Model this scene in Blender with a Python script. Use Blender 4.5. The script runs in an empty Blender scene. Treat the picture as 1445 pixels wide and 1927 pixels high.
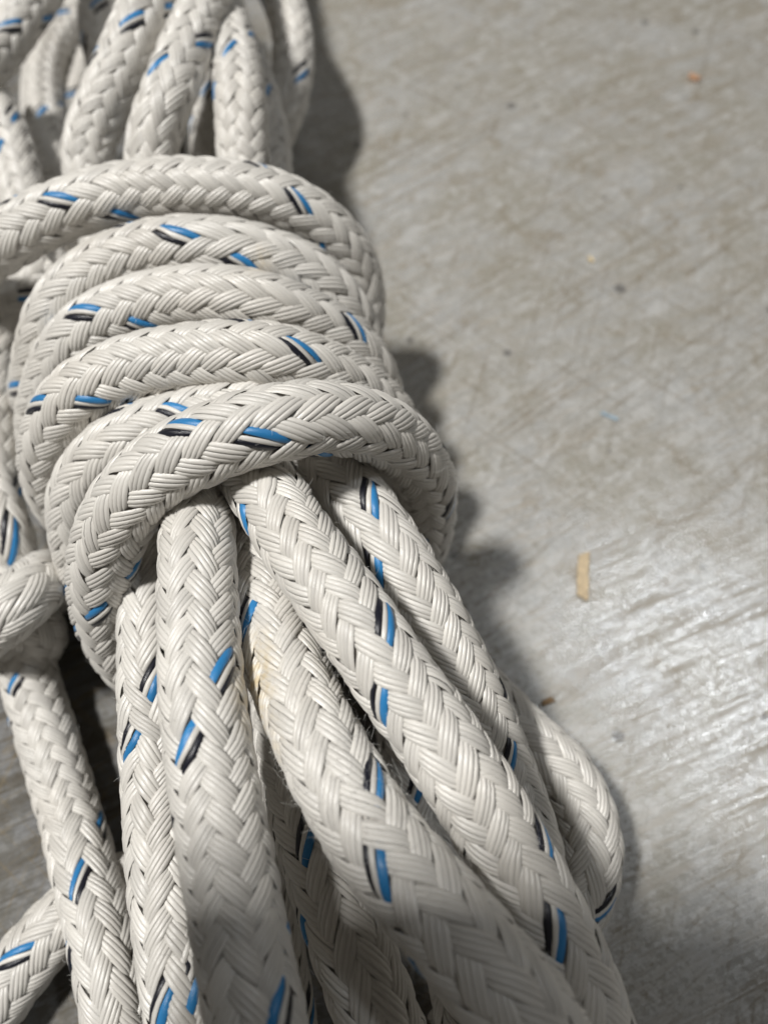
import bpy, math, random
import numpy as np

random.seed(7)
rng = np.random.default_rng(7)
sc = bpy.context.scene
MM = 0.001

# ------------------------------------------------------------------ camera
CAM_H = 166.0                      # lens height above the floor (mm)
TILT = math.radians(25.0)          # tilt away from straight down
FPX, CX, CY = 1417.0, 722.5, 963.5
cam_d = bpy.data.cameras.new('camera')
cam = bpy.data.objects.new('camera', cam_d)
sc.collection.objects.link(cam)
cam.location = (0, 0, CAM_H * MM)
cam.rotation_euler = (TILT, 0, 0)
cam_d.sensor_fit = 'HORIZONTAL'
cam_d.sensor_width = 36.0
cam_d.lens = 36.0 * FPX / 1445.0
cam_d.clip_start = 0.002
cam_d.clip_end = 50
cam_d.dof.use_dof = True
cam_d.dof.focus_distance = 0.112
cam_d.dof.aperture_fstop = 16.5
sc.camera = cam

# ------------------------------------------------------------------ light
world = bpy.data.worlds.new('World')
sc.world = world
world.use_nodes = True
bg = world.node_tree.nodes['Background']
bg.inputs[0].default_value = (1.0, 0.92, 0.80, 1)
bg.inputs[1].default_value = 0.085

def area_light(name, loc, target, sx, sy, power, col):
    d = bpy.data.lights.new(name, 'AREA')
    d.shape = 'RECTANGLE'; d.size = sx; d.size_y = sy
    d.energy = power; d.color = col
    o = bpy.data.objects.new(name, d)
    sc.collection.objects.link(o)
    o.location = loc
    v = np.array(target) - np.array(loc)
    v = v / np.linalg.norm(v)
    o.rotation_euler = (math.acos(-v[2]), 0, math.atan2(v[0], -v[1]))
    return o

# ceiling lamp overhead on the left, second lamp further off on the right
area_light('ceiling_lamp', (-0.90, 0.13, 2.10), (0, 0.05, 0), 0.26, 0.26, 86, (1.0, 0.98, 0.945))
area_light('ceiling_lamp', (1.02, 0.53, 2.2), (0.05, 0.05, 0), 0.24, 0.20, 10, (0.90, 0.95, 1.0))

sc.view_settings.view_transform = 'Standard'
sc.view_settings.look = 'None'
sc.view_settings.exposure = 0.0
sc.view_settings.gamma = 1.0
sc.view_settings.use_curve_mapping = False
sc.render.engine = 'CYCLES'
sc.cycles.use_denoising = True

# ------------------------------------------------------------------ helpers
CAMP = np.array([0, 0, CAM_H])
UPV = np.array([0, math.cos(TILT), math.sin(TILT)])
FWV = np.array([0, math.sin(TILT), -math.cos(TILT)])
def ray(u, v):
    d = np.array([1.0, 0, 0]) * ((u - CX) / FPX) - UPV * ((v - CY) / FPX) + FWV
    return d / np.linalg.norm(d)
def at(u, v, h):
    d = ray(u, v)
    return CAMP + d * ((h - CAM_H) / d[2])

def node(nt, kind, **kw):
    n = nt.nodes.new(kind)
    for k, v in kw.items():
        if k.startswith('i_'):
            key = k[2:]
            key = int(key) if key.isdigit() else key.replace('_', ' ')
            n.inputs[key].default_value = v
        else:
            setattr(n, k, v)
    return n

def new_mat(name):
    m = bpy.data.materials.new(name)
    m.use_nodes = True
    nt = m.node_tree
    return m, nt, nt.nodes['Principled BSDF'], nt.links

def ramp(nt, stops):
    r = nt.nodes.new('ShaderNodeValToRGB')
    cr = r.color_ramp
    while len(cr.elements) < len(stops):
        cr.elements.new(0.5)
    for e, (p, c) in zip(cr.elements, stops):
        e.position = p
        e.color = c if len(c) == 4 else (*c, 1)
    return r

def yarn_material(name, col, rough, aniso, tone=0.10, stain=False, spec=0.5):
    m, nt, p, L = new_mat(name)
    att = node(nt, 'ShaderNodeAttribute', attribute_name='tone')
    uv = node(nt, 'ShaderNodeUVMap', uv_map='UVMap')
    mp = node(nt, 'ShaderNodeMapping'); mp.inputs['Scale'].default_value = (0.5, 11.0, 1)
    mp.inputs['Rotation'].default_value = (0, 0, 0.0)
    L.new(uv.outputs[0], mp.inputs[0])
    no = node(nt, 'ShaderNodeTexNoise', i_Scale=1.6, i_Detail=3.0, i_Roughness=0.6)
    L.new(mp.outputs[0], no.inputs['Vector'])
    # tone: yarn to yarn and filament to filament
    mul = node(nt, 'ShaderNodeMapRange'); mul.inputs[3].default_value = 1 - tone; mul.inputs[4].default_value = 1.0
    L.new(att.outputs['Fac'], mul.inputs[0])
    mul2 = node(nt, 'ShaderNodeMapRange'); mul2.inputs[1].default_value = .3; mul2.inputs[2].default_value = .7
    mul2.inputs[3].default_value = 0.88; mul2.inputs[4].default_value = 1.03
    L.new(no.outputs[0], mul2.inputs[0])
    mm = node(nt, 'ShaderNodeMath', operation='MULTIPLY')
    L.new(mul.outputs[0], mm.inputs[0]); L.new(mul2.outputs[0], mm.inputs[1])
    mix = node(nt, 'ShaderNodeVectorMath', operation='SCALE'); mix.inputs[0].default_value = col
    L.new(mm.outputs[0], mix.inputs['Scale'])
    out = mix.outputs[0]
    if stain:
        sa = node(nt, 'ShaderNodeAttribute', attribute_name='stain')
        tc = node(nt, 'ShaderNodeTexCoord')
        sn = node(nt, 'ShaderNodeTexNoise', i_Scale=900.0, i_Detail=3.0)
        L.new(tc.outputs['Object'], sn.inputs['Vector'])
        sm = node(nt, 'ShaderNodeMath', operation='MULTIPLY')
        sr = node(nt, 'ShaderNodeMapRange'); sr.inputs[1].default_value = .35; sr.inputs[2].default_value = .65
        L.new(sn.outputs[0], sr.inputs[0])
        L.new(sa.outputs['Fac'], sm.inputs[0]); L.new(sr.outputs[0], sm.inputs[1])
        mx = node(nt, 'ShaderNodeMix', data_type='RGBA')
        L.new(sm.outputs[0], mx.inputs['Factor']); L.new(out, mx.inputs['A'])
        mx.inputs['B'].default_value = (0.60, 0.49, 0.30, 1)
        # greyish handling dirt in broad patches
        dn = node(nt, 'ShaderNodeTexNoise', i_Scale=38.0, i_Detail=4.0, i_Roughness=0.6)
        L.new(tc.outputs['Object'], dn.inputs['Vector'])
        dr = node(nt, 'ShaderNodeMapRange'); dr.inputs[1].default_value = .48; dr.inputs[2].default_value = .75
        dr.inputs[3].default_value = 0; dr.inputs[4].default_value = .30
        L.new(dn.outputs[0], dr.inputs[0])
        mx2 = node(nt, 'ShaderNodeMix', data_type='RGBA')
        L.new(dr.outputs[0], mx2.inputs['Factor']); L.new(mx.outputs['Result'], mx2.inputs['A'])
        mx2.inputs['B'].default_value = (0.52, 0.47, 0.40, 1)
        out = mx2.outputs['Result']
    L.new(out, p.inputs['Base Color'])
    p.inputs['Roughness'].default_value = rough
    p.inputs['Specular IOR Level'].default_value = spec
    p.inputs['Sheen Weight'].default_value = 0.15
    p.inputs['Sheen Roughness'].default_value = 0.4
    bp = node(nt, 'ShaderNodeBump', i_Strength=0.4, i_Distance=0.00012)
    L.new(no.outputs[0], bp.inputs['Height'])
    L.new(bp.outputs[0], p.inputs['Normal'])
    return m

M_WHITE = yarn_material('white_yarn', (0.768, 0.742, 0.694), 0.33, 0.0, 0.20, True, .75)
M_BLUE = yarn_material('blue_yarn', (0.032, 0.235, 0.54), 0.32, 0.0, 0.2)
M_BLACK = yarn_material('black_yarn', (0.010, 0.011, 0.020), 0.30, 0.0, 0.2)
def plain(name, col, rough=0.7):
    m, nt, p, L = new_mat(name)
    tc = node(nt, 'ShaderNodeTexCoord')
    no = node(nt, 'ShaderNodeTexNoise', i_Scale=1200.0, i_Detail=4.0)
    L.new(tc.outputs['Object'], no.inputs['Vector'])
    r = ramp(nt, [(0.3, tuple(c * 0.7 for c in col)), (0.7, tuple(min(1, c * 1.15) for c in col))])
    L.new(no.outputs[0], r.inputs[0]); L.new(r.outputs[0], p.inputs['Base Color'])
    p.inputs['Roughness'].default_value = rough
    return m
M_CORE = plain('rope_core', (0.66, 0.63, 0.58), 0.8)
M_FUZZ = plain('fuzz_fibre', (0.78, 0.77, 0.74), 0.5)

def mesh_obj(name, co, quads, mat, parent=None, uv=None, attrs=None, smooth=True):
    me = bpy.data.meshes.new(name)
    nv, nf = len(co), len(quads)
    k = quads.shape[1]
    me.vertices.add(nv)
    me.vertices.foreach_set('co', (co * MM).astype(np.float32).ravel())
    me.loops.add(nf * k); me.polygons.add(nf)
    me.polygons.foreach_set('loop_start', np.arange(0, nf * k, k, dtype=np.int32))
    me.loops.foreach_set('vertex_index', quads.astype(np.int32).ravel())
    me.polygons.foreach_set('use_smooth', np.full(nf, smooth))
    if uv is not None:
        l = me.uv_layers.new(name='UVMap')
        l.data.foreach_set('uv', uv[quads.ravel()].astype(np.float32).ravel())
    for an, av in (attrs or {}).items():
        a = me.attributes.new(an, 'FLOAT', 'POINT')
        a.data.foreach_set('value', av.astype(np.float32))
    me.update(calc_edges=True)
    me.materials.append(mat)
    o = bpy.data.objects.new(name, me)
    sc.collection.objects.link(o)
    if parent is not None:
        o.parent = parent
    return o

# ------------------------------------------------------------------ floor
def floor_material():
    m, nt, p, L = new_mat('worn_painted_concrete')
    tc = node(nt, 'ShaderNodeTexCoord')
    def mapped(rot, scale, loc=(0, 0, 0)):
        mp = node(nt, 'ShaderNodeMapping')
        mp.inputs['Rotation'].default_value = (0, 0, math.radians(rot))
        mp.inputs['Scale'].default_value = scale
        mp.inputs['Location'].default_value = loc
        mp.vector_type = 'TEXTURE'
        L.new(tc.outputs['Object'], mp.inputs[0])
        return mp.outputs[0]
    def noise(vec, scale, detail=5.0, rough=0.6, dist=0.0):
        n = node(nt, 'ShaderNodeTexNoise', i_Scale=scale, i_Detail=detail, i_Roughness=rough, i_Distortion=dist)
        L.new(vec, n.inputs['Vector'])
        return n.outputs[0]
    def mrange(src, a, b, c, d):
        r = node(nt, 'ShaderNodeMapRange')
        for i, v in zip((1, 2, 3, 4), (a, b, c, d)):
            r.inputs[i].default_value = v
        L.new(src, r.inputs[0]); return r.outputs[0]
    def math_(op, a, b):
        n = node(nt, 'ShaderNodeMath', operation=op)
        for i, v in enumerate((a, b)):
            if isinstance(v, float): n.inputs[i].default_value = v
            else: L.new(v, n.inputs[i])
        return n.outputs[0]
    def mixc(f, a, b):
        n = node(nt, 'ShaderNodeMix', data_type='RGBA')
        L.new(f, n.inputs['Factor'])
        for key, v in (('A', a), ('B', b)):
            if isinstance(v, tuple): n.inputs[key].default_value = (*v, 1)
            else: L.new(v, n.inputs[key])
        return n.outputs['Result']
    flat = mapped(0, (1, 1, 1))
    brushed = mapped(29, (1, 1/11, 1))
    brushed2 = mapped(23, (1, 1/16, 1), (3, 1, 0))
    brushed3 = mapped(22, (1, 1/24, 1), (5, 4, 0))
    big = noise(flat, 14, 4, 0.55)
    blot = noise(flat, 42, 5, 0.62, 0.5)
    mid = noise(flat, 260, 4, 0.72)
    st1 = noise(brushed, 24, 6, 0.66, 0.5)
    st2 = noise(brushed2, 42, 4, 0.68, 0.35)
    st4 = noise(brushed3, 46, 6, 0.68, 0.0)
    grain = noise(flat, 620, 3, 0.7)
    fine = noise(flat, 1500, 1, 0.6)
    grey = mixc(mrange(blot, .40, .60, 0, 1), (0.245, 0.232, 0.20), (0.30, 0.30, 0.294))
    grey = mixc(mrange(mid, .48, .56, 0, .6), grey, (0.36, 0.356, 0.345))
    grey = mixc(mrange(st2, .52, .60, 0, .28), grey, (0.38, 0.376, 0.365))
    stn = noise(flat, 75, 6, 0.7, 1.2)
    grey = mixc(math_('MULTIPLY', mrange(stn, .54, .63, 0, .6), mrange(mid, .40, .56, .2, 1)), grey, (0.17, 0.135, 0.085))
    pale = noise(mapped(40, (1, .45, 1), (9, 9, 0)), 95, 5, 0.72, 0.8)
    grey = mixc(mrange(pale, .55, .62, 0, .55), grey, (0.42, 0.42, 0.415))
    # dirt drawn along the scrub direction, thicker in some patches than in others
    patch = mrange(big, .36, .60, .15, 1)
    brown = math_('MULTIPLY', math_('MULTIPLY', mrange(st1, .535, .575, 0, 1), mrange(mid, .36, .58, .15, 1)), patch)
    thin = math_('MULTIPLY', mrange(st4, .56, .59, 0, 1.0), mrange(blot, .38, .52, .25, 1))
    brown = math_('MAXIMUM', brown, thin)
    grey = mixc(math_('MULTIPLY', brown, .66), grey, (0.15, 0.12, 0.075))
    # glossier floor right of the rope; the mask also paints its brightness in
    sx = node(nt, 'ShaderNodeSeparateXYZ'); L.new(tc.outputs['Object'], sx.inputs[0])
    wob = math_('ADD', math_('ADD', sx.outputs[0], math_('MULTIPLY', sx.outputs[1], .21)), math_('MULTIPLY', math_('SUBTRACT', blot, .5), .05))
    gloss_and_light = mrange(wob, .002, .026, 0, 1)
    painted_light = node(nt, 'ShaderNodeMix', data_type='RGBA'); painted_light.blend_type = 'MULTIPLY'
    painted_light.inputs['Factor'].default_value = 1.0
    L.new(grey, painted_light.inputs['A'])
    L.new(mixc(gloss_and_light, (0.50, 0.505, 0.52), (1.24, 1.24, 1.23)), painted_light.inputs['B'])  # uneven light put into the colour: left side darkened, right side lifted
    grey = painted_light.outputs['Result']
    # sparse long scuffs running other ways
    for ang, loc, thr in ((-38, (2, 8, 0), .60), (72, (6, 1, 0), .60), (38, (1, 3, 0), .57)):
        ln = noise(mapped(ang, (1, 1/45, 1), loc), 16, 4, 0.6, 0.5)
        grey = mixc(math_('MULTIPLY', mrange(ln, thr + .006, thr + .026, 0, .52), mrange(mid, .40, .55, .2, 1)), grey, (0.17, 0.14, 0.095))
    # small dark pits and specks
    vo = node(nt, 'ShaderNodeTexVoronoi', i_Scale=120.0, i_Randomness=1.0)
    L.new(flat, vo.inputs['Vector'])
    sepc = node(nt, 'ShaderNodeSeparateColor'); L.new(vo.outputs['Color'], sepc.inputs[0])
    thr = mrange(sepc.outputs[0], .66, 1.0, 0.0, .24)
    spot = math_('SUBTRACT', thr, vo.outputs['Distance'])
    spot = mrange(spot, 0.0, .07, 0, .8)
    grey = mixc(spot, grey, (0.09, 0.085, 0.08))
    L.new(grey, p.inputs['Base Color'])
    rgh = mrange(st4, .40, .62, .12, .30)
    rgh = math_('ADD', rgh, math_('MULTIPLY', math_('SUBTRACT', 1.0, gloss_and_light), .33))
    rgh = math_('ADD', rgh, math_('MULTIPLY', brown, .30))
    rgh = math_('ADD', rgh, mrange(grain, .42, .58, .15, -.04))
    L.new(rgh, p.inputs['Roughness'])
    L.new(mrange(gloss_and_light, 0, 1, .08, 1.0), p.inputs['Specular IOR Level'])
    p.inputs['IOR'].default_value = 1.8
    h = math_('ADD', math_('ADD', math_('MULTIPLY', st4, 1.1), math_('MULTIPLY', grain, .22)), math_('MULTIPLY', mid, .18))
    h = math_('ADD', h, math_('MULTIPLY', fine, .10))
    h = math_('SUBTRACT', h, math_('MULTIPLY', spot, .35))
    h = math_('SUBTRACT', h, math_('MULTIPLY', brown, .15))
    bp = node(nt, 'ShaderNodeBump', i_Strength=0.12, i_Distance=0.0008)
    L.new(h, bp.inputs['Height']); L.new(bp.outputs[0], p.inputs['Normal'])
    return m

co = np.array([[-1500, -1500, 0], [1500, -1500, 0], [1500, 1500, 0], [-1500, 1500, 0]], float)
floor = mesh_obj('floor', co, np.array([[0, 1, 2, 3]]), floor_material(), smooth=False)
floor['kind'] = 'structure'
floor['label'] = 'worn scuffed grey painted concrete floor under the rope'

# ------------------------------------------------------------------ the rope
D = 12.0
NS = 10                    # strands of each hand in the braid
HALF = 180.0 / NS          # degrees between neighbouring crossings
COLS = 4 * HALF            # degrees between columns of one hand
hank = bpy.data.objects.new('rope_hank', None)
sc.collection.objects.link(hank)
hank['label'] = 'hank of white braided rope with blue and black tracer yarns lying on grey floor'
hank['category'] = 'rope'

STAINS = [(at(486, 1290, 60), 5.0, 1.0), (at(488, 490, 60), 3.2, .9), (at(520, 1400, 60), 3.0, .4)]

def spline(P, step=0.35):
    P = np.array(P, float)
    d = np.sqrt(np.linalg.norm(np.diff(P, axis=0), axis=1))
    t = np.concatenate([[0], np.cumsum(d)])
    n = len(P)
    # natural cubic spline
    h = np.diff(t)
    A = np.zeros((n, n)); b = np.zeros((n, 3))
    A[0, 0] = A[-1, -1] = 1
    for i in range(1, n - 1):
        A[i, i - 1] = h[i - 1]; A[i, i] = 2 * (h[i - 1] + h[i]); A[i, i + 1] = h[i]
        b[i] = 6 * ((P[i + 1] - P[i]) / h[i] - (P[i] - P[i - 1]) / h[i - 1])
    Mx = np.linalg.solve(A, b)
    tt = np.linspace(0, t[-1], 3000)
    k = np.clip(np.searchsorted(t, tt, side='right') - 1, 0, n - 2)
    a0 = (t[k + 1] - tt)[:, None]; a1 = (tt - t[k])[:, None]; hh = h[k][:, None]
    Q = (Mx[k] * a0**3 + Mx[k + 1] * a1**3) / (6 * hh) + (P[k] / hh - Mx[k] * hh / 6) * a0 + (P[k + 1] / hh - Mx[k + 1] * hh / 6) * a1
    s = np.concatenate([[0], np.cumsum(np.linalg.norm(np.diff(Q, axis=0), axis=1))])
    m = int(s[-1] / step) + 2
    ss = np.linspace(0, s[-1], m)
    return np.stack([np.interp(ss, s, Q[:, i]) for i in range(3)], 1), ss

def frames(C):
    T = np.gradient(C, axis=0)
    T /= np.linalg.norm(T, axis=1)[:, None]
    N = np.zeros_like(C)
    up = np.array([0, 0, 1.0])
    n = up - T[0] * np.dot(up, T[0])
    if np.linalg.norm(n) < .1:
        n = np.array([1.0, 0, 0]) - T[0] * T[0][0]
    N[0] = n / np.linalg.norm(n)
    for i in range(1, len(C)):
        n = N[i - 1] - T[i] * np.dot(N[i - 1], T[i])
        N[i] = n / np.linalg.norm(n)
    return T, N, np.cross(T, N)

SAMPLES_X = np.array([-1.6, -1.32, -1.04, -.68, -.23, .23, .68, 1.04, 1.32, 1.6, 2.0])

def yarn_profile(bounds, nseg):
    """w positions, lobe heights and yarn ids across one strand; bounds are yarn edges in -.5...5"""
    ws, hs, ids, vs = [], [], [], []
    if nseg == 4:
        tt = np.array([0, .14, .5, .86, 1]); ht = np.array([0, .68, 1, .68, 0])
    else:
        tt = np.array([0, .25, .75, 1]); ht = np.array([0, .92, .92, 0])
    for y in range(len(bounds) - 1):
        a, b = bounds[y], bounds[y + 1]
        sl = slice(0, None)
        ws += list(a + (b - a) * tt); hs += list(ht * ((b - a) * 4) ** .35)
        ids += [y] * len(tt); vs += list(y + tt)
    return np.array(ws), np.array(hs), np.array(ids), np.array(vs)

TOTAL = [0]
PARTS_LEFT = [300]

class Rope: pass

def rope_length(name, pts, tracers=(), flip=False, rad=1.0, lead=4.0, seg=4, split=True, label=None, phase=0.0, traced=True,
                fuzz=28, pitch_wobble=0.0):
    P = [at(*p[:3]) if len(p) == 3 or p[3] != 'w' else np.array(p[:3], float) for p in pts]
    C, ss = spline(P)
    T, N, B = frames(C)
    R = D / 2 * rad
    lead_mm = lead * D
    Ltot = ss[-1]
    # --- tracer anchors: (u, v) photograph spots where a tracer float surfaces
    an = []
    for (u, v) in tracers:
        d = ray(u, v)
        rel = C - CAMP
        tpar = rel @ d
        perp = rel - tpar[:, None] * d          # from ray to centre
        dist = np.linalg.norm(perp, axis=1)
        k = int(np.argmin(dist + 0.02 * tpar))
        off = -perp[k]
        dd = np.linalg.norm(off)
        if dd > R * .94: off *= R * .94 / dd; dd = R * .94
        srf = off - d * math.sqrt(max(R * R - dd * dd, 0))
        th = math.degrees(math.atan2(srf @ B[k], srf @ N[k]))
        an.append((ss[k], th))
    an.sort()
    # helix advance A(s) (deg of turn of the tracer family) and column twist c(s)
    sl = 360.0 / lead_mm   # degrees of turn per mm
    if not an:
        As = sl * ss; cs = np.full_like(ss, phase)
    else:
        s0, th0 = an[0]
        ks, cks = [0.0], [th0]
        S = [s0]
        for s1, th1 in an[1:]:
            want = sl * (s1 - S[-1])
            base = ks[-1] + cks[-1]                      # tracer angle at the previous anchor
            dth = th1 - base
            dth += 360 * round((want - dth) / 360)
            n = round((0.5 * dth + 0.5 * want) / COLS)
            if n < 1 or not 0.72 < COLS * n / want < 1.38 or abs(dth - COLS * n) > 2.2 * (s1 - S[-1]) + 14:
                print('skip anchor', name, round(s1, 1), 'want', round(want), 'dth', round(dth), 'n', n)
                continue
            ks.append(ks[-1] + COLS * n); cks.append(base + dth - ks[-1]); S.append(s1)
        As = np.interp(ss, S, ks)
        As = np.where(ss < S[0], ks[0] + sl * (ss - S[0]), As)
        As = np.where(ss > S[-1], ks[-1] + sl * (ss - S[-1]), As)
        cs = np.interp(ss, S, cks)
    # S strand 0 float centres need (0+J-.5)=0 mod 4  at A = 15(J - 0) -> shift so that A=0 is a float centre
    As = As + HALF / 2
    cs = cs - HALF / 2
    smin, smax = As[0], As[-1]
    nn = np.arange(len(ss))
    o = Rope()
    # core tube, the part itself
    ring = 14
    step = 4
    ci = np.arange(0, len(ss), step)
    ang = np.linspace(0, 2 * np.pi, ring, endpoint=False)
    rc = R - 1.12
    V = C[ci][:, None, :] + rc * (np.cos(ang)[None, :, None] * N[ci][:, None, :] + np.sin(ang)[None, :, None] * B[ci][:, None, :])
    V = V.reshape(-1, 3)
    a = np.arange(len(ci) - 1)[:, None] * ring + np.arange(ring)[None, :]
    b = np.arange(len(ci) - 1)[:, None] * ring + (np.arange(ring)[None, :] + 1) % ring
    Q = np.stack([a, b, b + ring, a + ring], -1).reshape(-1, 4)
    # end discs
    V = np.vstack([V, C[ci[0]], C[ci[-1]]])
    nv = len(V); last = (len(ci) - 1) * ring
    e0 = [[nv - 2, (q + 1) % ring, q, nv - 2] for q in range(ring)]
    core = mesh_obj(name, V, Q, M_CORE, hank)
    if label: core['label'] = label
    lob_b = 0.17
    def strand(fam, i, bounds, sel=None):
        ws, hs, ids, vs = yarn_profile(bounds, seg)
        if sel is not None:
            keep = np.isin(ids, sel); ws, hs, ids, vs = ws[keep], hs[keep], ids[keep], vs[keep]
        # param along: X = float coordinate
        # S: theta = c + 15(i+w+J), A = 15(J-i-w) ;  Z: theta = c + 15(I+j+w), A = 15(j+w-I)
        if fam == 'S':
            jlo, jhi = smin / HALF + i - 1, smax / HALF + i + 1
            c0 = 0.5 - i
        else:
            jlo, jhi = i - smax / HALF - 1, i - smin / HALF + 1
            c0 = 2.5 - i
        p0, p1 = math.floor((jlo - c0) / 4), math.ceil((jhi - c0) / 4)
        per = np.arange(p0, p1 + 1)
        X = (per[:, None] * 4 + SAMPLES_X[None, :]).ravel()
        xl = np.tile(SAMPLES_X, len(per))
        pid = np.repeat(np.arange(len(per)), len(SAMPLES_X))
        J = X + c0
        ok = (J >= jlo) & (J <= jhi)
        J, xl, pid = J[ok], xl[ok], pid[ok]
        if len(J) < 2: return None
        nY = len(bounds) - 1
        hr = rng.normal(0, .035, (pid.max() + 1, nY))
        hf = rng.normal(0, .05, pid.max() + 1)
        sk = rng.normal(0, .035, (pid.max() + 1, 2))
        ton = np.clip(rng.normal(.55, .22, (pid.max() + 1, nY)) + rng.normal(0, .2), 0, 1)
        xx = np.minimum(np.abs(xl), 4 - np.abs(xl))
        Wn = 1.05 - .09 * np.clip(np.abs(xl) / 1.3, 0, 1) ** 2
        yj = rng.normal(0, .006, (pid.max() + 1, nY))
        w = ws[None, :] * Wn[:, None] + yj[pid][:, ids] + (sk[pid, 0] + sk[pid, 1] * xl)[:, None]
        # yarns end staggered: outer ones dip a touch earlier
        xe = xl[:, None] * (1 + .10 * (2 * ws[None, :]) ** 2)
        f = np.tanh(1.25 * (np.cos(np.pi * np.clip(xe, -2, 2) / 2) + .25)) / np.tanh(1.55)
        crown = -.24 * (2 * ws[None, :]) ** 2
        r = (R - .20 - .58) + .58 * f + lob_b * hs[None, :] + crown + hr[pid][:, ids] + hf[pid][:, None]
        r = np.where(np.abs(xl)[:, None] > 1.9, R - 1.25, r)
        JJ = J[:, None]
        if fam == 'S':
            th = HALF * (i + w + JJ); A = HALF * (JJ - i - w)
        else:
            th = HALF * (JJ + i + w); A = HALF * (i + w - JJ)
        A = np.clip(A, smin, smax)
        fi = np.interp(A, As, nn)
        i0 = np.clip(fi.astype(int), 0, len(nn) - 2); fr = (fi - i0)[..., None]
        def lp(arr): return arr[i0] * (1 - fr) + arr[i0 + 1] * fr
        c = cs[i0] * (1 - fr[..., 0]) + cs[i0 + 1] * fr[..., 0]
        tr = np.radians(th + c)[..., None]
        pos = lp(C) + r[..., None] * (np.cos(tr) * lp(N) + np.sin(tr) * lp(B))
        n0, n1 = pos.shape[:2]
        V = pos.reshape(-1, 3)
        idx = np.arange(n0 * n1).reshape(n0, n1)
        cols = np.nonzero(ids[1:] == ids[:-1])[0]
        q = np.stack([idx[:-1][:, cols], idx[:-1][:, cols + 1], idx[1:][:, cols + 1], idx[1:][:, cols]], -1).reshape(-1, 4)
        if fam == 'S':
            q = q[:, ::-1]
        uv = np.stack([np.broadcast_to(J[:, None] * 2.5, (n0, n1)), np.broadcast_to(vs[None, :] + i * 5.0, (n0, n1))], -1).reshape(-1, 2)
        tone = ton[pid][:, ids].ravel()
        st = np.zeros(len(V))
        for (sp, sr, sa) in STAINS:
            st = np.maximum(st, sa * np.clip(1.3 - np.linalg.norm((V - sp) * np.array([1.6, .7, .5]), axis=1) / sr, 0, 1))
        # drop degenerate quads past the ends
        good = np.abs(A.reshape(-1)[q] .max(1) - A.reshape(-1)[q].min(1)) > 1e-6
        q = q[good]
        TOTAL[0] += 2 * len(q)
        return V, q, uv, tone, st
    def emit(nm, data, mat):
        V, q, uv, tone, st = data
        return mesh_obj(nm, V, q, mat, core, uv, {'tone': tone, 'stain': st})
    quarter = np.linspace(-.5, .5, 5)
    tb = np.array([-.5, -.17, .10, .5]) if flip else np.array([-.5, -.10, .17, .5])
    joined = []
    for fam in 'SZ':
        for i in range(NS):
            if fam == 'S' and i == 0 and traced:
                order = ('black', 'white', 'blue') if flip else ('blue', 'white', 'black')
                for q, cn in enumerate(order):
                    dt = strand(fam, i, tb, [q])
                    if dt is None: continue
                    if cn == 'white': joined_or = emit('white_yarn', dt, M_WHITE) if split else joined.append(dt)
                    else: emit(cn + '_tracer_yarn', dt, M_BLUE if cn == 'blue' else M_BLACK)
                continue
            dt = strand(fam, i, quarter)
            if dt is None: continue
            if split: emit('braid_strand', dt, M_WHITE)
            else: joined.append(dt)
    if joined:
        off = 0; VV = []; QQ = []; UU = []; TT = []; SS = []
        for V, q, uv, tone, st in joined:
            VV.append(V); QQ.append(q + off); UU.append(uv); TT.append(tone); SS.append(st); off += len(V)
        b = emit('braid', (np.vstack(VV), np.vstack(QQ), np.vstack(UU), np.concatenate(TT), np.concatenate(SS)), M_WHITE)
        b['kind'] = 'stuff'
    # loose fibres standing off the braid
    if fuzz:
        n = int(fuzz * Ltot / D)
        k = rng.integers(2, len(ss) - 2, n); a = rng.uniform(0, 2 * np.pi, n)
        rad_v = np.cos(a)[:, None] * N[k] + np.sin(a)[:, None] * B[k]
        tan_v = T[k]; side = np.cross(rad_v, tan_v)
        ln = rng.gamma(2.0, .45, n)[:, None]
        ang2 = rng.uniform(0, 2 * np.pi, n)[:, None]
        dirv = np.cos(ang2) * tan_v + np.sin(ang2) * side
        p0 = C[k] + rad_v * (R - .35)
        p1 = p0 + rad_v * (.35 * ln + .1) + dirv * ln * .35
        p2 = p1 + rad_v * (.22 * ln) + dirv * ln * rng.uniform(.1, .8, (n, 1)) + rng.normal(0, .15, (n, 3))
        wv = np.cross(dirv, rad_v); wid = .02
        Vs = []
        for pp, ww in ((p0, wid), (p1, wid), (p2, wid * .5)):
            for q in range(3):
                an3 = q * 2.094
                Vs.append(pp + ww * (math.cos(an3) * wv + math.sin(an3) * rad_v))
        V = np.stack(Vs, 1).reshape(-1, 3)
        base = np.arange(n)[:, None] * 9
        F = []
        for l in (0, 3):
            for q in range(3):
                q2 = (q + 1) % 3
                F.append(base + np.array([[l + q, l + q2, l + 3 + q2, l + 3 + q]]))
        f = mesh_obj('fuzz', V, np.vstack(F), M_FUZZ, core)
        f['kind'] = 'stuff'
        TOTAL[0] += n * 12
    return core

def wrap(pts, **kw):
    """front arc given by survey points; the turn closes underneath the bundle"""
    Pl, Pr = at(*pts[0]), at(*pts[-1])
    pts = list(pts)
    zl, zr = kw.pop('zl', 18), kw.pop('zr', 18)
    dy = kw.pop('dy', 0)
    back = [(*(Pr + (-4, dy * .3, 0))[:2], zr - 5, 'w')]
    for f in (.78, .5, .22):
        q = Pl + (Pr - Pl) * f
        back.append((q[0], q[1] + dy, 6.6, 'w'))
    front0 = [(*(Pl + (4, dy * .3, 0))[:2], zl - 5, 'w')]
    return rope_length('rope_wrap', front0 + pts + back[:3], **kw)

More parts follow.
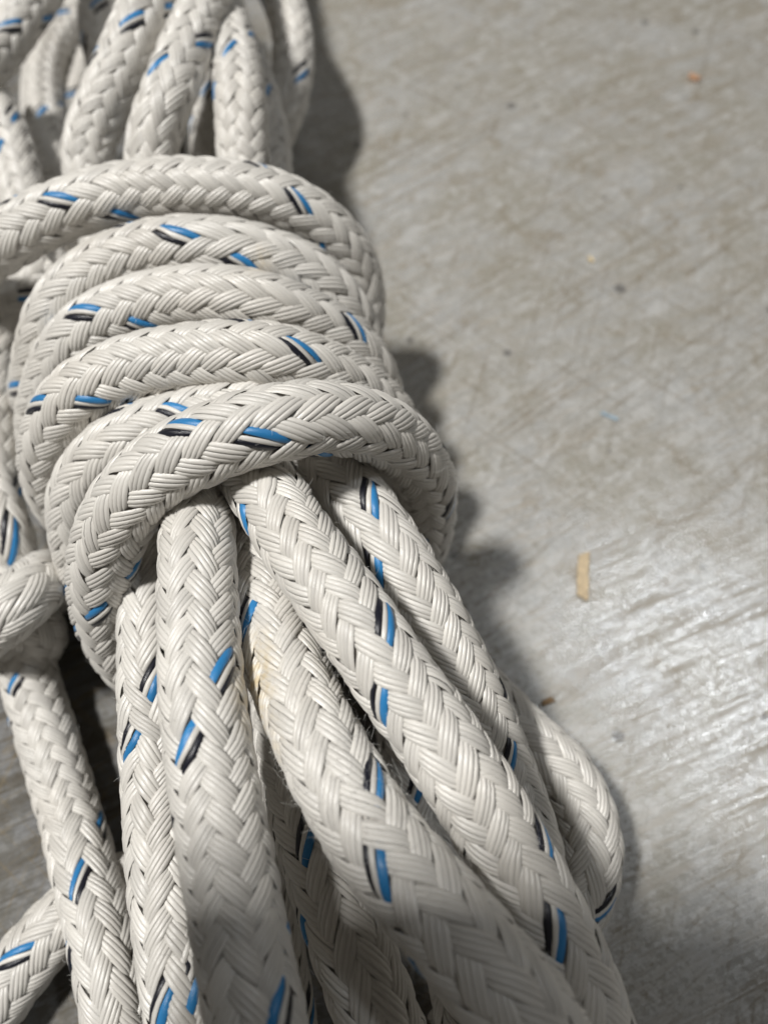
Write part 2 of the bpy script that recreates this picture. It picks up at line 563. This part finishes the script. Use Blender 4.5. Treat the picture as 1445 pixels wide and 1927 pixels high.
# ---- frapping turns round the middle, top of the picture to the bottom
wrap([(-150, 560, 26), (-80, 505, 44), (0, 458, 52), (95, 406, 56), (220, 365, 58), (350, 353, 58), (470, 363, 56), (570, 400, 51), (640, 462, 43), (676, 545, 33), (672, 640, 22)],
     seg=3, tracers=[(115, 370), (243, 410), (550, 370)])
wrap([(75, 760, 24), (78, 690, 36), (100, 605, 46), (155, 533, 52), (250, 480, 55), (360, 462, 56), (480, 477, 54), (590, 525, 48), (655, 600, 39), (678, 690, 28), (670, 760, 20)],
     tracers=[(335, 438), (460, 500)])
wrap([(92, 840, 22), (90, 760, 36), (118, 680, 46), (170, 618, 52), (255, 577, 55), (370, 557, 57), (490, 570, 56), (600, 612, 49), (685, 685, 39), (712, 770, 28), (705, 840, 19)],
     tracers=[(166, 576), (280, 612), (655, 602)])
wrap([(130, 960, 24), (98, 895, 36), (100, 820, 47), (150, 745, 55), (245, 694, 59), (370, 670, 61), (490, 668, 61), (600, 695, 55), (700, 755, 44), (752, 830, 32), (758, 910, 21)],
     tracers=[(70, 745), (165, 773), (545, 651)])
wrap([(265, 1260, 20), (215, 1195, 32), (193, 1095, 46), (217, 985, 58), (295, 890, 66), (400, 832, 70), (520, 796, 71), (640, 788, 67), (738, 824, 57), (794, 888, 44), (803, 965, 31), (785, 1040, 20)],
     tracers=[(185, 1110), (165, 945), (350, 792), (495, 830)])

wrap([(185, 1120, 22), (160, 1040, 32), (150, 960, 42), (180, 880, 50), (255, 825, 54), (350, 790, 55), (460, 768, 56), (580, 770, 52), (680, 815, 42), (730, 880, 31), (735, 960, 21)],
     tracers=[(342, 768)], seg=3, split=False)

# ---- lengths running through the turns
rope_length('rope_strand', [(440, -260, 40), (428, -140, 50), (408, -50, 56), (382, 15, 58), (347, 100, 57), (308, 200, 55), (285, 290, 49), (300, 400, 43), (350, 600, 44), (400, 760, 52), (450, 860, 58), (500, 925, 61),
             (545, 995, 63), (596, 1070, 64), (650, 1145, 64), (700, 1215, 64), (745, 1280, 63), (800, 1355, 62), (850, 1430, 61), (900, 1506, 59), (950, 1592, 57), (995, 1675, 56), (1040, 1765, 55), (1078, 1850, 54), (1108, 1935, 53), (1130, 2050, 50), (1140, 2180, 44)],
            tracers=[(285, 132), (374, 100), (455, 995), (697, 1200), (1020, 1555), (1035, 1730)])
rope_length('rope_strand', [(330, -110, 60), (290, -20, 60), (250, 70, 58), (207, 170, 53), (168, 275, 46), (180, 380, 40), (230, 560, 40), (300, 760, 48), (350, 890, 54), (370, 980, 58), (372, 1080, 61),
             (374, 1180, 62), (380, 1300, 63), (397, 1440, 63), (420, 1580, 63), (445, 1720, 63), (468, 1850, 63), (488, 1960, 62), (505, 2100, 56)],
            tracers=[(240, 62), (430, 1275), (350, 1422), (530, 1885)], flip=True)
rope_length('rope_strand', [(395, -60, 48), (425, 40, 51), (446, 130, 53), (454, 220, 52), (458, 310, 47), (470, 450, 42), (520, 650, 44), (580, 790, 50), (630, 880, 52), (690, 970, 52), (750, 1062, 51), (808, 1160, 48), (862, 1265, 44), (908, 1365, 39), (950, 1470, 33), (985, 1570, 30), (1010, 1680, 24), (1030, 1820, 20), (1040, 1990, 18)],
            tracers=[(440, 130), (705, 945), (705, 1090), (945, 1393)])
rope_length('rope_strand', [(250, 20, 10), (195, 12, 12), (135, 42, 14), (92, 105, 15), (80, 180, 15), (92, 260, 16), (130, 340, 18), (200, 450, 22), (330, 650, 30), (430, 830, 38), (480, 950, 46), (494, 1050, 50), (507, 1150, 54), (540, 1262, 57), (588, 1372, 60),
             (642, 1475, 62), (702, 1570, 63), (770, 1655, 64), (845, 1742, 65), (920, 1830, 65), (985, 1910, 64), (1060, 2030, 58)],
            tracers=[(85, 240), (470, 1190), (715, 1465), (712, 1655)], fuzz=420, rad=1.03)
rope_length('rope_strand', [(-60, 130, 34), (10, 250, 34), (32, 330, 32), (80, 480, 28), (200, 750, 30), (270, 950, 36), (290, 1080, 42), (288, 1200, 44), (292, 1330, 43), (300, 1480, 42), (312, 1620, 42), (330, 1770, 42), (355, 1920, 42), (385, 2080, 38)],
            tracers=[(30, 240), (285, 1290), (238, 1400), (290, 1900)])
rope_length('rope_strand', [(380, -40, 36), (428, 55, 36), (463, 120, 38), (490, 210, 37), (505, 300, 34), (500, 450, 29), (480, 650, 28), (450, 850, 30), (420, 1050, 34), (390, 1250, 34), (362, 1420, 34), (352, 1560, 36), (362, 1700, 40), (385, 1850, 42), (415, 2000, 40)],
            tracers=[(502, 195), (345, 1870)], seg=3, split=False)
rope_length('rope_strand', [(440, -160, 34), (505, -50, 32), (545, 40, 32), (550, 130, 28), (528, 220, 22), (495, 300, 16), (470, 450, 18), (490, 700, 20), (510, 950, 28), (520, 1150, 30), (535, 1330, 32), (560, 1480, 38), (600, 1610, 42), (650, 1750, 44), (705, 1900, 44), (750, 2040, 40)],
            tracers=[(565, 150), (580, 1605)], seg=3, split=False)
rope_length('rope_strand', [(-90, 190, 40), (-10, 100, 42), (35, 40, 44), (80, -30, 46), (140, -130, 46)], tracers=[(10, 62)], seg=3, split=False)
rope_length('rope_strand', [(235, 230, 18), (205, 130, 25), (186, 50, 30), (200, -30, 34), (240, -130, 36)], tracers=[(185, 30)], seg=3, split=False)
# right hand bight low on the floor
rope_length('rope_strand', [(830, 1240, 14), (905, 1305, 17), (985, 1385, 19), (1055, 1452, 19), (1100, 1535, 18), (1108, 1625, 17), (1080, 1705, 15), (1015, 1775, 14), (930, 1850, 13), (860, 1960, 12)],
            tracers=[(1150, 1700)], fuzz=40)
# fillers low in the bundle
rope_length('rope_strand', [(620, 700, 18), (660, 950, 18), (720, 1150, 20), (760, 1350, 20), (800, 1550, 22), (850, 1750, 22), (900, 1990, 20)], seg=3, split=False)
rope_length('rope_strand', [(300, 700, 16), (340, 950, 18), (400, 1150, 18), (430, 1350, 18), (450, 1550, 18), (500, 1750, 18), (540, 1990, 16)], seg=3, split=False)

# left hand tail with its knot
rope_length('rope_strand', [(20, 1160, 20), (38, 1210, 14), (60, 1290, 9), (92, 1400, 8), (128, 1520, 8), (160, 1640, 11), (188, 1750, 15), (210, 1850, 16), (230, 1950, 14), (250, 2060, 9)],
            tracers=[(25, 1290), (200, 1550), (155, 1690)], flip=True)
rope_length('rope_strand', [(-90, 1990, 7), (-20, 1900, 7), (45, 1815, 7), (105, 1745, 7), (165, 1698, 6.5), (240, 1662, 6.2), (340, 1640, 6.2)],
            tracers=[(40, 1785), (120, 1755)])
rope_length('rope_strand', [(110, 490, 34), (55, 548, 30), (10, 600, 28), (-22, 700, 26), (-24, 800, 24), (-20, 900, 23), (-4, 970, 23), (12, 1025, 21), (16, 1085, 14), (0, 1140, 9)],
            tracers=[(62, 548), (20, 1010)], label='rope length running down into the knot')
rope_length('knot_turn', [(-130, 1235, 8), (-75, 1215, 15), (-22, 1182, 27), (28, 1140, 33), (68, 1104, 29), (90, 1090, 19), (84, 1118, 10), (50, 1150, 7)], phase=20, lead=3.2, label='upper turn of the knot in the rope tail', split=False, traced=False)
rope_length('knot_turn', [(-80, 1090, 9), (-20, 1105, 20), (30, 1150, 22), (66, 1185, 17), (60, 1215, 9), (10, 1225, 7)], phase=50, seg=3, lead=3.4, split=False, traced=False, label='lower turn of the knot tucked under the upper one')

# deep lengths seen only through the gaps
rope_length('rope_strand', [(-80, 340, 14), (40, 300, 11), (112, 240, 9), (158, 150, 8), (168, 60, 8), (150, -60, 8)], seg=3, split=False, tracers=[(125, 195)], flip=True)
rope_length('rope_strand', [(410, 420, 24), (402, 310, 25), (396, 210, 27), (388, 110, 29), (372, 0, 31), (350, -110, 33)], seg=3, split=False, tracers=[(395, 200)])
# ------------------------------------------------------------------ small things on the floor
def chip(name, u, v, length, width, thick, ang, col, label, cat, curl=0.0, skew=0.3):
    c = at(u, v, 0)
    n = 7
    V = []; F = []
    for i in range(n):
        t = i / (n - 1) - .5
        z = .25 + curl * (t * t) * 4
        wv = width * (1 + rng.normal(0, .05)) * .5
        sh = skew * width * (1 if i == n - 1 else (-1 if i == 0 else 0))
        for sx in (-1, 1):
            x = sx * wv + rng.normal(0, .02)
            y = t * length + sh * sx * .5
            for zz in (z, z + thick):
                V.append((x * math.cos(ang) - y * math.sin(ang), x * math.sin(ang) + y * math.cos(ang), zz))
    for i in range(n - 1):
        a, b = i * 4, i * 4 + 4
        F += [[a + 1, a + 3, b + 3, b + 1], [a, b, b + 2, a + 2], [a, a + 1, b + 1, b], [a + 2, b + 2, b + 3, a + 3]]
    F += [[0, 2, 3, 1], [b, b + 1, b + 3, b + 2]]
    o = mesh_obj(name, np.array(V), np.array(F), plain(name + '_stuff', col, .6), smooth=False)
    o.location = (c[0] * MM, c[1] * MM, 0)
    o['label'] = label; o['category'] = cat
    return o
chip('wood_chip', 1096, 1085, 11.2, 2.5, .5, math.radians(-8), (0.54, 0.43, 0.28), 'long tan wood chip lying alone on the lit floor', 'wood chip', .3, .5)
chip('wood_crumb', 1030, 1321, 2.6, 1.1, .6, math.radians(-70), (0.20, 0.12, 0.05), 'small brown wood crumb at the edge of the rope shadow', 'crumb')
chip('wood_crumb', 1304, 148, 3.6, 2.0, .8, math.radians(50), (0.52, 0.30, 0.18), 'reddish tan crumb far up the floor near the top right', 'crumb')
chip('wood_crumb', 1111, 490, 2.0, 1.0, .5, math.radians(30), (0.68, 0.55, 0.34), 'tiny pale yellow crumb in the middle of the bare floor', 'crumb')
chip('paint_fleck', 1146, 784, 4.6, .9, .2, math.radians(62), (0.30, 0.40, 0.48), 'thin pale blue paint fleck on the floor above the wood chip', 'paint fleck')

# ------------------------------------------------------------------ the phone that takes the picture (its shade falls across the foot of the scene)
def phone():
    w, l, t, rc = 77.0, 147.0, 7.6, 11.0
    ns = 6
    outline = []
    for cx, cy, a0 in ((w / 2 - rc, l / 2 - rc, 0), (-w / 2 + rc, l / 2 - rc, 90), (-w / 2 + rc, -l / 2 + rc, 180), (w / 2 - rc, -l / 2 + rc, 270)):
        for k in range(ns + 1):
            a = math.radians(a0 + 90 * k / ns)
            outline.append((cx + rc * math.cos(a), cy + rc * math.sin(a)))
    n = len(outline)
    V = []; F = []
    for z, ins in ((0, .8), (.8, 0), (t - .8, 0), (t, .8)):
        for x, y in outline:
            k = 1 - ins / (w / 2)
            V.append((x * k, y * k, z))
    for r in range(3):
        for i in range(n):
            j = (i + 1) % n
            F.append((r * n + i, r * n + j, (r + 1) * n + j, (r + 1) * n + i))
    me = bpy.data.meshes.new('phone_body')
    faces = F + [tuple(range(n))[::-1], tuple(range(3 * n, 4 * n))]
    me.from_pydata([tuple(c * MM for c in v) for v in V], [], faces)
    me.materials.append(plain('phone_case', (0.03, 0.03, 0.035), .45))
    return me
ph = bpy.data.objects.new('phone', phone())
sc.collection.objects.link(ph)
# lens sits near the phone's upper right corner, seen from the holder
off = np.array([1.0, 0, 0]) * (-38) + UPV * (-63) - FWV * 3.5
pc = CAMP + off
ph.location = tuple(pc * MM)
ph.rotation_euler = (TILT, 0, 0)
ph['label'] = 'dark phone held above the rope, shading the foot of the scene'
ph['category'] = 'phone'
print('TRIS', TOTAL[0])
